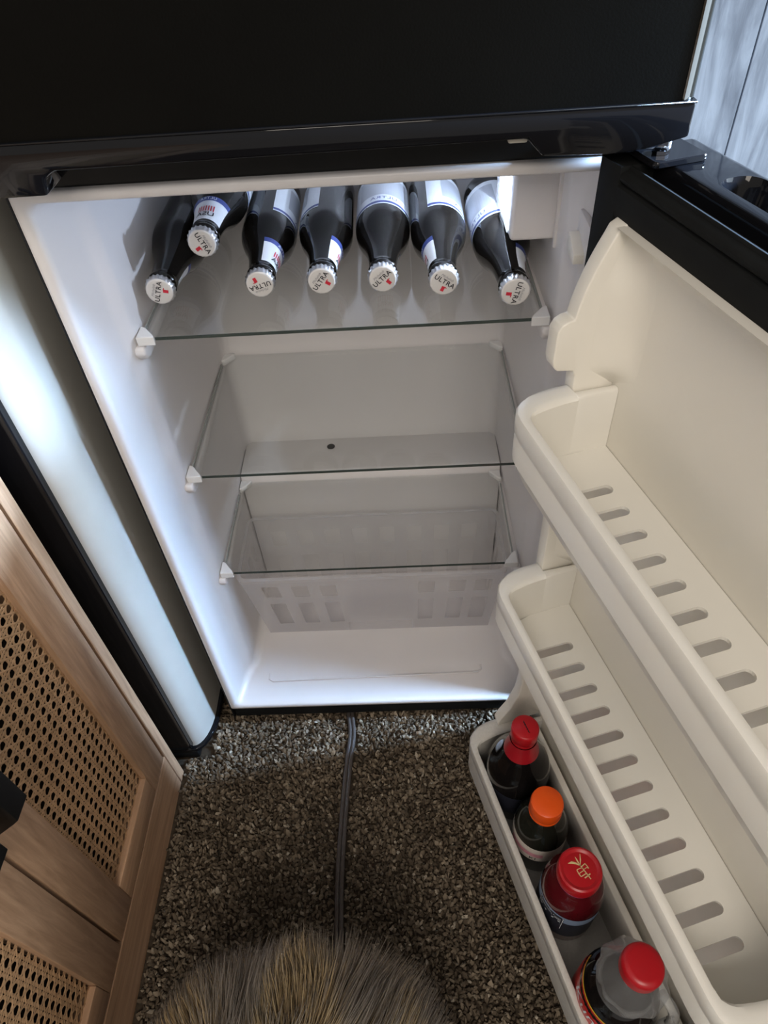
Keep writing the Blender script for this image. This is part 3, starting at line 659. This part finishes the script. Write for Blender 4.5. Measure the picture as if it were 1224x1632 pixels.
# ================================================================== BOTTLES IN THE BOTTOM DOOR BIN
def up_T(c): return lambda a, b, z: Vector((c.x+a, c.y+b, c.z+z))
def ring_T(c, prof, az, dr):
    """x round the bottle (0 = az direction), y = height"""
    def T(x, y):
        r = prof(y)+dr; a = az+x/r; return Vector((c.x+r*math.cos(a), c.y+r*math.sin(a), c.z+y))
    return T
def pf(prof):
    def f(z):
        for (r0, a), (r1, b) in zip(prof, prof[1:]):
            if a <= z <= b and b > a: return r0+(r1-r0)*(z-a)/(b-a)
        return prof[-1][0]
    return f
def rpatch(z0, z1, a0, a1, prof, c, dr, na=24, ns=6):
    bm = bmesh.new(); f = pf(prof)
    g = [[bm.verts.new((c.x+(f(lerp(z0, z1, j/ns))+dr)*math.cos(lerp(a0, a1, i/na)), c.y+(f(lerp(z0, z1, j/ns))+dr)*math.sin(lerp(a0, a1, i/na)), c.z+lerp(z0, z1, j/ns))) for i in range(na+1)] for j in range(ns+1)]
    for j in range(ns):
        for i in range(na): bm.faces.new((g[j][i], g[j][i+1], g[j+1][i+1], g[j+1][i]))
    return bm
def flat_print(name, geos, m, T, parent):
    bm = bmesh.new()
    for V, Fc in geos: add_flat(bm, V, Fc, T)
    return build(name, bm, m, parent, smooth=False, recalc=False)
ZF = 0.0502
AZC = math.atan2(-0.545+0.25, 0.06-0.2)      # towards the viewer
# 1: dark sauce bottle with red neck sleeve
c = D(0.0555, 0.0622, ZF)
root = empty('sauce_bottle', c, 'round black sauce bottle with a red capped neck sleeve, at hinge end of bottom bin', 'bottle')
P1 = [(0.002, 0.003), (0.036, 0.0), (0.0410, 0.004), (0.0420, 0.010), (0.0420, 0.088), (0.0410, 0.098), (0.0375, 0.110), (0.0305, 0.122), (0.0250, 0.133), (0.0210, 0.142), (0.0180, 0.155), (0.0160, 0.170), (0.0150, 0.180)]
bm = bmesh.new(); lathe(bm, P1, 36, up_T(c)); build('bottle_body', bm, 'sauce_black', root)
bm = bmesh.new(); lathe(bm, [(0.0225, 0.140), (0.0222, 0.1425), (0.0198, 0.152), (0.0178, 0.163), (0.0172, 0.170)], 36, up_T(c), False, False); build('neck_sleeve', bm, 'red_foil', root)
bm = bmesh.new(); lathe(bm, [(0.0150, 0.1685), (0.0160, 0.1695), (0.0163, 0.1735), (0.0160, 0.1750), (0.0170, 0.1765), (0.0172, 0.1940), (0.0166, 0.1965), (0.0150, 0.1978), (0.002, 0.1980)], 36, up_T(c)); cp = build('cap', bm, 'red_cap', root)
mk = [stroke([(-0.0015+0.0012*k+0.0006, 0.0078-0.0030*k), (0.0006+0.0012*k, 0.0052-0.0030*k), (-0.0012+0.0012*k, 0.0060-0.0030*k), (0.0014+0.0012*k, 0.0036-0.0030*k)], 0.0011) for k in range(5)]
th1 = math.radians(-10)
flat_print('cap_print', mk, 'ink', lambda x, y: Vector((c.x+x*0.8-0.001, c.y+y, c.z+0.1984)), cp)
build('body_label', rpatch(0.030, 0.078, AZC-1.6, AZC+1.2, P1, c, 0.0003), 'label_dark', root)
# 2: orange cap
c2 = D(0.1320, 0.0640, ZF)
root = empty('sauce_bottle', c2, 'small dark sauce bottle with an orange screw cap and a pale label', 'bottle')
P2 = [(0.002, 0.003), (0.028, 0.0), (0.0325, 0.003), (0.0338, 0.008), (0.0338, 0.075), (0.0332, 0.086), (0.0312, 0.097), (0.0272, 0.108), (0.0222, 0.117), (0.0182, 0.124), (0.0170, 0.130)]
bm = bmesh.new(); lathe(bm, P2, 36, up_T(c2)); build('bottle_body', bm, 'sauce_brown', root)
bm = bmesh.new(); lathe(bm, [(0.0196, 0.1265), (0.0200, 0.1300), (0.0194, 0.1312), (0.0198, 0.1325), (0.0198, 0.1495), (0.0190, 0.1530), (0.0172, 0.1542), (0.002, 0.1545)], 40, up_T(c2)); cp = build('cap', bm, 'orange_cap', root)
bm = bmesh.new(); lathe(bm, [(0.0007, 0.1545), (0.0004, 0.1550)], 8, up_T(c2)); build('cap_pip', bm, 'orange_cap', cp)
lb = build('body_label', rpatch(0.046, 0.082, AZC-1.7, AZC+1.5, P2, c2, 0.0003), 'label_cream', root)
build('label_ornament', rpatch(0.0585, 0.0690, AZC-1.0, AZC+0.4, P2, c2, 0.0005), 'pink_print', lb)
flat_print('label_lettering', [text_geo('KI', 0.0115)], 'ink', ring_T(c2, pf(P2), AZC+0.30, 0.0006), lb) if False else None
flat_print('label_lettering', [text_geo('KI', 0.0105)], 'ink', (lambda T: (lambda x, y: T(x, y+0.0525)))(ring_T(c2, pf(P2), AZC+0.05, 0.0006)), lb)
# 3: red drink bottle
c3 = D(0.2130, 0.0640, ZF)
root = empty('drink_bottle', c3, 'dark red drink bottle with a wide red lid bearing a gold emblem', 'bottle')
P3 = [(0.002, 0.004), (0.030, 0.0), (0.0345, 0.003), (0.0360, 0.009), (0.0360, 0.092), (0.0355, 0.104), (0.0335, 0.116), (0.0300, 0.126), (0.0255, 0.133), (0.0225, 0.1375), (0.0215, 0.146)]
bm = bmesh.new(); lathe(bm, P3, 40, up_T(c3)); build('bottle_body', bm, 'juice_red', root)
bm = bmesh.new(); lathe(bm, [(0.0223, 0.1385), (0.0233, 0.1392), (0.0233, 0.1408), (0.0222, 0.1415)], 40, up_T(c3), False, False); build('tamper_ring', bm, 'pink', root)
bm = bmesh.new(); lathe(bm, [(0.0235, 0.1440), (0.0246, 0.1448), (0.0248, 0.1500), (0.0246, 0.1580), (0.0236, 0.1612), (0.0216, 0.1622), (0.0196, 0.1614), (0.0182, 0.1604), (0.0150, 0.1608), (0.002, 0.1612)], 48, up_T(c3)); cp = build('lid', bm, 'red_cap', root)
def cap3(x, y):   # crop pixels (cap centre 423,245, radius 190) -> lid top
    k = 0.0248/190; dx, dy = (x-423)*k, -(y-232)*k
    return Vector((c3.x+dx*R_.x+dy*0.0, c3.y+dy*1.12+dx*R_.y, c3.z+0.1616))
em = [stroke([(328, 190), (360, 184), (395, 190), (428, 208)], [4, 18, 14, 4]), stroke([(397, 143), (410, 172), (428, 208)], [4, 12, 8]), stroke([(443, 122), (438, 165), (428, 205)], [4, 11, 6]),
      stroke([(425, 200), (460, 250), (496, 302)], 8), stroke([(392, 236), (402, 262), (418, 284)], 8), stroke([(418, 284), (440, 274), (466, 262)], 7), stroke([(392, 236), (420, 226), (446, 222)], 6), stroke([(406, 262), (430, 250), (452, 240)], 6),
      stroke([(440, 212), (470, 192)], 7), stroke([(470, 192), (484, 210), (496, 228)], 7), stroke([(455, 232), (478, 220), (496, 228)], 5), stroke([(446, 294), (472, 280), (500, 264)], 9)]
flat_print('lid_emblem', em, 'gold', cap3, cp)
lb = build('body_label', rpatch(0.030, 0.098, AZC-2.0, AZC+1.2, P3, c3, 0.0003), 'label_dark', root)
build('label_band', rpatch(0.080, 0.0982, AZC-2.0, AZC+1.2, P3, c3, 0.0004), 'label_blue', lb)
build('facts_box', rpatch(0.055, 0.0945, AZC-1.0, AZC+0.02, P3, c3, 0.0005), 'label_dark', lb)
tf = ring_T(c3, pf(P3), AZC-0.48, 0.0008)
flat_print('facts_lettering', [shift(text_geo('Nutrition Facts', 0.0050), 0, 0.0895), stroke([(-0.015, 0.0848), (0.004, 0.0848)], 0.0016), stroke([(0.007, 0.0848), (0.015, 0.0848)], 0.0016), stroke([(-0.015, 0.0790), (-0.004, 0.0790)], 0.0026), stroke([(0.004, 0.0790), (0.015, 0.0790)], 0.0030)] + [stroke([(-0.016, y), (0.016, y)], 0.0005) for y in (0.0865, 0.0825, 0.0755, 0.0725, 0.0695)], 'paper', tf, lb)
flat_print('facts_frame', [stroke([(-0.0175, 0.0938), (0.0, 0.0938), (0.0175, 0.0938)], 0.0007), stroke([(0.0175, 0.056), (0.0175, 0.0938)], 0.0007), stroke([(-0.0175, 0.056), (-0.0175, 0.0938)], 0.0007)], 'paper', tf, lb)
# 4: clear-shouldered bottle with red cap
c4 = D(0.3195, 0.0645, ZF)
root = empty('sauce_bottle', c4, 'dark sauce bottle with clear shoulder, red cap and red label at bottom of photo', 'bottle')
P4 = [(0.002, 0.004), (0.036, 0.0), (0.0410, 0.004), (0.0418, 0.010), (0.0418, 0.098), (0.0408, 0.110), (0.0375, 0.121), (0.0330, 0.129), (0.0290, 0.134)]
bm = bmesh.new(); lathe(bm, P4, 40, up_T(c4)); build('bottle_body', bm, 'sauce_black', root)
bm = bmesh.new()
n = 56; lps = []
for r, z, amp in ((0.0290, 0.1342, 0.0), (0.0262, 0.142, 0.0003), (0.0258, 0.155, 0.0003), (0.0300, 0.1660, 0.0006), (0.0345, 0.1720, 0.0011), (0.0345, 0.1745, 0.0011), (0.0310, 0.1810, 0.0005), (0.0260, 0.1920, 0.0002), (0.0215, 0.2000, 0.0), (0.0175, 0.206, 0.0), (0.0160, 0.216, 0.0)):
    lps.append([Vector((c4.x+(r+amp*math.sin(9*t)+amp*0.8*math.sin(14*t+1))*math.cos(t), c4.y+(r+amp*math.sin(9*t))*math.sin(t), c4.z+z)) for t in [2*math.pi*i/n for i in range(n)]])
loft(bm, lps, True, False, False); build('clear_shoulder', bm, 'clear_plastic', root)
bm = bmesh.new(); tube(bm, smooth_pts([D(0.340, 0.046, ZF+0.176), D(0.353, 0.040, ZF+0.168), D(0.360, 0.038, ZF+0.148), D(0.359, 0.038, ZF+0.11)], 5), 0.0055, 10); build('grip_strap', bm, 'clear_plastic', root)
bm = bmesh.new(); lathe(bm, [(0.0180, 0.2060), (0.0196, 0.2068), (0.0198, 0.2200), (0.0192, 0.2245), (0.0172, 0.2268), (0.0130, 0.2276), (0.002, 0.2278)], 44, up_T(c4)); build('cap', bm, 'red_cap', root)
lb = build('body_label', rpatch(0.030, 0.1160, AZC-2.0, AZC+0.1, P4, c4, 0.0004), 'label_red', root)
build('label_edge', rpatch(0.1160, 0.1180, AZC-2.0, AZC+0.1, P4, c4, 0.0004, ns=1), 'yellow_print', lb)
tk = ring_T(c4, pf(P4), AZC-0.85, 0.0008)
flat_print('label_lettering', [shift(text_geo('Kun', 0.024, shear=0.15), 0, 0.098)], 'paper', tk, lb)

# ================================================================== WHITE APPLIANCE WITH BLACK FRONT (left of the fridge)
root = empty('white_appliance', (-0.45, 0.15, FL), 'tall white appliance with black front panel and black base between fridge and wood cabinet', 'appliance')
def plan_app(off, y0f=-0.055):
    pts = [(-0.266+off, 0.40)]
    rx, ry = 0.030, 0.062; cx, cy = -0.266-rx, y0f+ry
    for i in range(0, 9):
        a = math.radians(i*90/8); pts.append((cx+(rx+off)*math.cos(a), cy-(ry+off)*math.sin(a)))
    pts += [(-0.64-off, y0f-off), (-0.64-off, 0.40)]
    return pts
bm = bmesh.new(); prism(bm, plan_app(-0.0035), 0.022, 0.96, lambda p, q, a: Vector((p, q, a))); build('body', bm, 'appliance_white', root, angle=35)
bm = bmesh.new(); prism(bm, rrect(-0.636, -0.2945, 0.026, 0.955, 0.004, 3), -0.0600, -0.0470, lambda p, q, a: Vector((p, a, q)), 0.001, 1); build('front_panel', bm, 'gloss_black', root)
bm = bmesh.new(); prism(bm, plan_app(0.0035), 0.014, 0.0225, lambda p, q, a: Vector((p, q, a)), 0.003, 3); build('base_rim', bm, 'gloss_black', root, angle=60)
bm = bmesh.new(); box(bm, -0.62, -0.290, -0.058, 0.38, FL, 0.015, 0.003, 2); build('plinth', bm, 'matte_black', root)

# ================================================================== WOODEN CABINET WITH CANE DOORS
XF = -0.313
cab = empty('cane_cabinet', (-0.50, -0.34, FL), 'light oak sideboard cabinet with woven cane doors and black pulls', 'cabinet')
ZC = 0.80
bm = bmesh.new(); box(bm, -0.70, XF, -0.0975, -0.0795, FL, ZC-0.02, 0.0012, 1); build('side_panel', bm, 'oak0', cab)
bm = bmesh.new(); box(bm, -0.70, XF, -0.598, -0.580, FL, ZC-0.02, 0.0012, 1); build('side_panel', bm, 'oak0', cab)
bm = bmesh.new(); box(bm, -0.70, XF+0.004, -0.602, -0.0755, ZC-0.02, ZC, 0.002, 2); build('top_panel', bm, 'oak1', cab)
bm = bmesh.new(); box(bm, -0.695, XF-0.0005, -0.580, -0.0975, FL, 0.0865, 0.0012, 1); build('base_rail', bm, 'oak1', cab)
bm = bmesh.new(); box(bm, -0.70, -0.69, -0.580, -0.0975, 0.085, ZC-0.02); build('back_panel', bm, 'cane_back', cab)
def strip(bm, p0, p1, wd, x, clip):
    (y0, z0), (y1, z1) = p0, p1
    dy, dz = y1-y0, z1-z0; l = math.hypot(dy, dz)
    if l < 1e-4: return
    ny, nz = -dz/l*wd/2, dy/l*wd/2
    a = [bm.verts.new((x, y0+ny, z0+nz)), bm.verts.new((x, y1+ny, z1+nz)), bm.verts.new((x, y1-ny, z1-nz)), bm.verts.new((x, y0-ny, z0-nz))]
    m1 = [bm.verts.new((x+0.0005, y0, z0)), bm.verts.new((x+0.0005, y1, z1))]
    bm.faces.new((a[0], a[1], m1[1], m1[0])); bm.faces.new((m1[0], m1[1], a[2], a[3]))
def cane(bm, y0, y1, z0, z1, x):
    sp = 0.0145; g = 0.0020; wd = 0.0030
    oy, oz = -0.1567+sp/2, 0.158+sp/2
    k0 = math.floor((y0-oy)/sp); k1 = math.ceil((y1-oy)/sp); j0 = math.floor((z0-oz)/sp); j1 = math.ceil((z1-oz)/sp)
    for k in range(k0, k1+1):
        for s in (-1, 1):
            y = oy+k*sp+s*g
            if y0 < y < y1: strip(bm, (y, z0), (y, z1), wd, x, None)
    for j in range(j0, j1+1):
        for s in (-1, 1):
            z = oz+j*sp+s*g
            if z0 < z < z1: strip(bm, (y0, z), (y1, z), wd, x+0.0003, None)
    for sgn in (1, -1):
        # diagonals through the lattice nodes
        nmax = (j1-j0)+(k1-k0)+4
        for q in range(-nmax, nmax+1):
            # y = oy + t*sp, z = oz + sgn*t*sp + q*sp
            ts = []
            ta, tb = (y0-oy)/sp, (y1-oy)/sp
            za, zb2 = (z0-oz)/sp-q-0.5, (z1-oz)/sp-q-0.5
            lo_, hi_ = (za, zb2) if sgn > 0 else (-zb2, -za)
            t0, t1 = max(ta, lo_), min(tb, hi_)
            if t1-t0 > 0.2: strip(bm, (oy+t0*sp, oz+(sgn*t0+q+0.5)*sp), (oy+t1*sp, oz+(sgn*t1+q+0.5)*sp), 0.0023, x+(0.0006 if sgn > 0 else 0.0009), None)
def cane_door(y0, y1, hy, label):
    z0, z1 = 0.0905, ZC-0.024
    fy0, fy1, fz0, fz1 = y0+0.048, y1-0.0490, z0+0.0470, z1-0.055
    d = bpy.data.objects.new('cane_door', None); COL.objects.link(d); place(d, (XF, (y0+y1)/2, z0), cab)
    d['label'] = label
    bm = bmesh.new(); box(bm, XF-0.018, XF, y0, fy0, z0, z1, 0.0018, 2); build('door_stile', bm, 'oak0', d)
    bm = bmesh.new(); box(bm, XF-0.018, XF, fy1, y1, z0, z1, 0.0018, 2); build('door_stile', bm, 'oak0', d)
    bm = bmesh.new(); box(bm, XF-0.018, XF, fy0, fy1, z0, fz0, 0.0018, 2); build('door_rail', bm, 'oak1', d)
    bm = bmesh.new(); box(bm, XF-0.018, XF, fy0, fy1, fz1, z1, 0.0018, 2); build('door_rail', bm, 'oak1', d)
    bm = bmesh.new(); cane(bm, fy0, fy1, fz0, fz1, XF-0.0085); build('cane_webbing', bm, 'cane', d, smooth=False, recalc=False)
    bm = bmesh.new(); box(bm, XF-0.030, XF-0.0275, fy0-0.01, fy1+0.01, fz0-0.01, fz1+0.01); build('cane_shade_sheet', bm, 'cane_back', d)  # dark sheet added behind the cane, painting the shade seen through its holes
    # black pull
    bm = bmesh.new()
    prism(bm, [(XF+0.0002, 0.4300), (XF+0.026, 0.4560), (XF+0.033, 0.4640), (XF+0.033, 0.640), (XF+0.026, 0.648), (XF+0.0002, 0.674), (XF+0.0002, 0.655), (XF+0.022, 0.634), (XF+0.022, 0.470), (XF+0.0002, 0.4480)], hy-0.0110, hy+0.0110, lambda p, q, a: Vector((p, a, q)), 0.0012, 2)
    build('door_pull', bm, 'matte_black', d)
cane_door(-0.3350, -0.1020, -0.3160, 'cane door nearer the fridge')
cane_door(-0.5785, -0.3390, -0.3600, 'cane door nearer the viewer')

# ================================================================== DOG (only its shaggy coat reaches into the frame)
mb = bpy.data.metaballs.new('dogball'); mb.resolution = 0.014; mb.render_resolution = 0.014; mb.threshold = 0.35
def ball(x, y, z, r):
    e = mb.elements.new(); e.co = (x, y, z); e.radius = r*1.55
DX = -0.072
for x, y, z, r in ((0.035, -0.500, 0.185, 0.080), (-0.035, -0.500, 0.185, 0.080), (0.0, -0.56, 0.200, 0.090), (0, -0.62, 0.205, 0.083), (0, -0.70, 0.205, 0.088), (0, -0.765, 0.215, 0.080), (0, -0.82, 0.265, 0.055), (0, -0.865, 0.315, 0.062), (0, -0.92, 0.30, 0.036), (0, -0.945, 0.292, 0.028)):
    ball(DX+x, y+0.010, z, r)
for sx in (-1, 1):
    for y in (-0.50, -0.745):
        for z, r in ((0.15, 0.042), (0.11, 0.034), (0.07, 0.028), (0.035, 0.026), (0.018, 0.026)): ball(DX+sx*0.052, y+(0.012 if z < 0.12 and y > -0.6 else 0), z, r)
        ball(DX+sx*0.052, y-0.018, 0.014, 0.022)
    for k in range(3): ball(DX+sx*(0.036+0.006*k), -0.855, 0.355+0.016*k, 0.020-0.004*k)
for k in range(4): ball(DX, -0.505+0.004*k, 0.262+0.014*k, 0.024-0.003*k)
mo = bpy.data.objects.new('dogball', mb); COL.objects.link(mo); bpy.context.view_layer.update()
me = bpy.data.meshes.new_from_object(mo.evaluated_get(bpy.context.evaluated_depsgraph_get()))
bpy.data.objects.remove(mo); bpy.data.metaballs.remove(mb)
me.name = 'dog'; me.materials.clear()
zmin = min(v.co.z for v in me.vertices)
for v in me.vertices: v.co -= Vector((DX, -0.65, zmin))
dog = finish('dog', me, 'skin_fur', (DX, -0.65, FL+0.006), None, True, 180)
tag(dog, 'shaggy grey and tan dog on the carpet, fluffy fur at bottom edge', 'dog')
def make_fur():
    me = dog.data; me.calc_loop_triangles()
    V = np.array([v.co for v in me.vertices]); T = np.array([t.vertices for t in me.loop_triangles]); VN = np.array([v.normal for v in me.vertices])
    cen = V[T].mean(1)
    ar = np.linalg.norm(np.cross(V[T[:, 1]]-V[T[:, 0]], V[T[:, 2]]-V[T[:, 0]]), axis=1)/2
    wgt = ar*np.where(cen[:, 2] < 0.06, 0.15, 1.0)*np.where(cen[:, 1] > 0.02, 4.0, 1.0)
    n = 42000; ti = rng.choice(len(T), n, p=wgt/wgt.sum())
    b = rng.dirichlet((1, 1, 1), n); P = (V[T[ti]]*b[:, :, None]).sum(1); N = (VN[T[ti]]*b[:, :, None]).sum(1); N /= np.linalg.norm(N, axis=1)[:, None]+1e-9
    L = rng.uniform(0.035, 0.065, n)*np.where(P[:, 2] < 0.08, 0.4, 1.0)
    clump = np.stack([np.sin(P[:, 0]*70+P[:, 2]*40), np.sin(P[:, 1]*66+1.3), np.sin(P[:, 2]*58+P[:, 0]*30)], 1)
    flow = np.stack([0.25*np.sign(P[:, 0])*np.abs(P[:, 0])**0.5, np.full(n, 0.55), np.full(n, -0.25)], 1)
    d0 = N+0.25*flow+0.22*clump+rng.normal(0, 0.10, (n, 3)); d0 /= np.linalg.norm(d0, axis=1)[:, None]
    d1 = d0+0.55*flow+np.array([0, 0, -0.45])+0.25*clump; d1 /= np.linalg.norm(d1, axis=1)[:, None]
    d2 = d1+0.5*flow+np.array([0, 0, -0.55]); d2 /= np.linalg.norm(d2, axis=1)[:, None]
    p0 = P; p1 = p0+d0*(L*0.4)[:, None]; p2 = p1+d1*(L*0.35)[:, None]; p3 = p2+d2*(L*0.35)[:, None]
    side = np.cross(d1, rng.normal(0, 1, (n, 3))); side /= np.linalg.norm(side, axis=1)[:, None]+1e-9
    wd = rng.uniform(0.0003, 0.0006, n)[:, None]
    VV = np.stack([p0-side*wd, p0+side*wd, p1-side*wd*.9, p1+side*wd*.9, p2-side*wd*.6, p2+side*wd*.6, p3], 1)
    base = (np.arange(n)*7)[:, None]
    Fq = np.array([(0, 1, 3), (0, 3, 2), (2, 3, 5), (2, 5, 4), (4, 5, 6)]); Fc = (Fq[None]+base[:, :, None]).reshape(-1, 3)
    m2 = bpy.data.meshes.new('fur'); m2.vertices.add(n*7); m2.vertices.foreach_set('co', VV.reshape(-1))
    m2.loops.add(Fc.size); m2.loops.foreach_set('vertex_index', Fc.reshape(-1).astype(np.int32))
    m2.polygons.add(len(Fc)); m2.polygons.foreach_set('loop_start', np.arange(0, Fc.size, 3, dtype=np.int32)); m2.polygons.foreach_set('loop_total', np.full(len(Fc), 3, np.int32)); m2.update(calc_edges=True)
    cl = -0.05+0.26*np.sin(P[:, 0]*62+1.0)*np.cos(P[:, 2]*45+P[:, 1]*20)+rng.normal(0, 0.08, n)
    tn = np.clip(np.stack([0.10+cl, 0.10+cl, 0.36+cl, 0.36+cl, 0.62+cl, 0.62+cl, 0.95+cl], 1), 0, 1)
    at = m2.attributes.new('tone', 'FLOAT', 'POINT'); at.data.foreach_set('value', tn.reshape(-1).astype(np.float32))
    m2.materials.append(M['fur']); o = bpy.data.objects.new('fur', m2); COL.objects.link(o); o.parent = dog; o['kind'] = 'stuff'
make_fur()
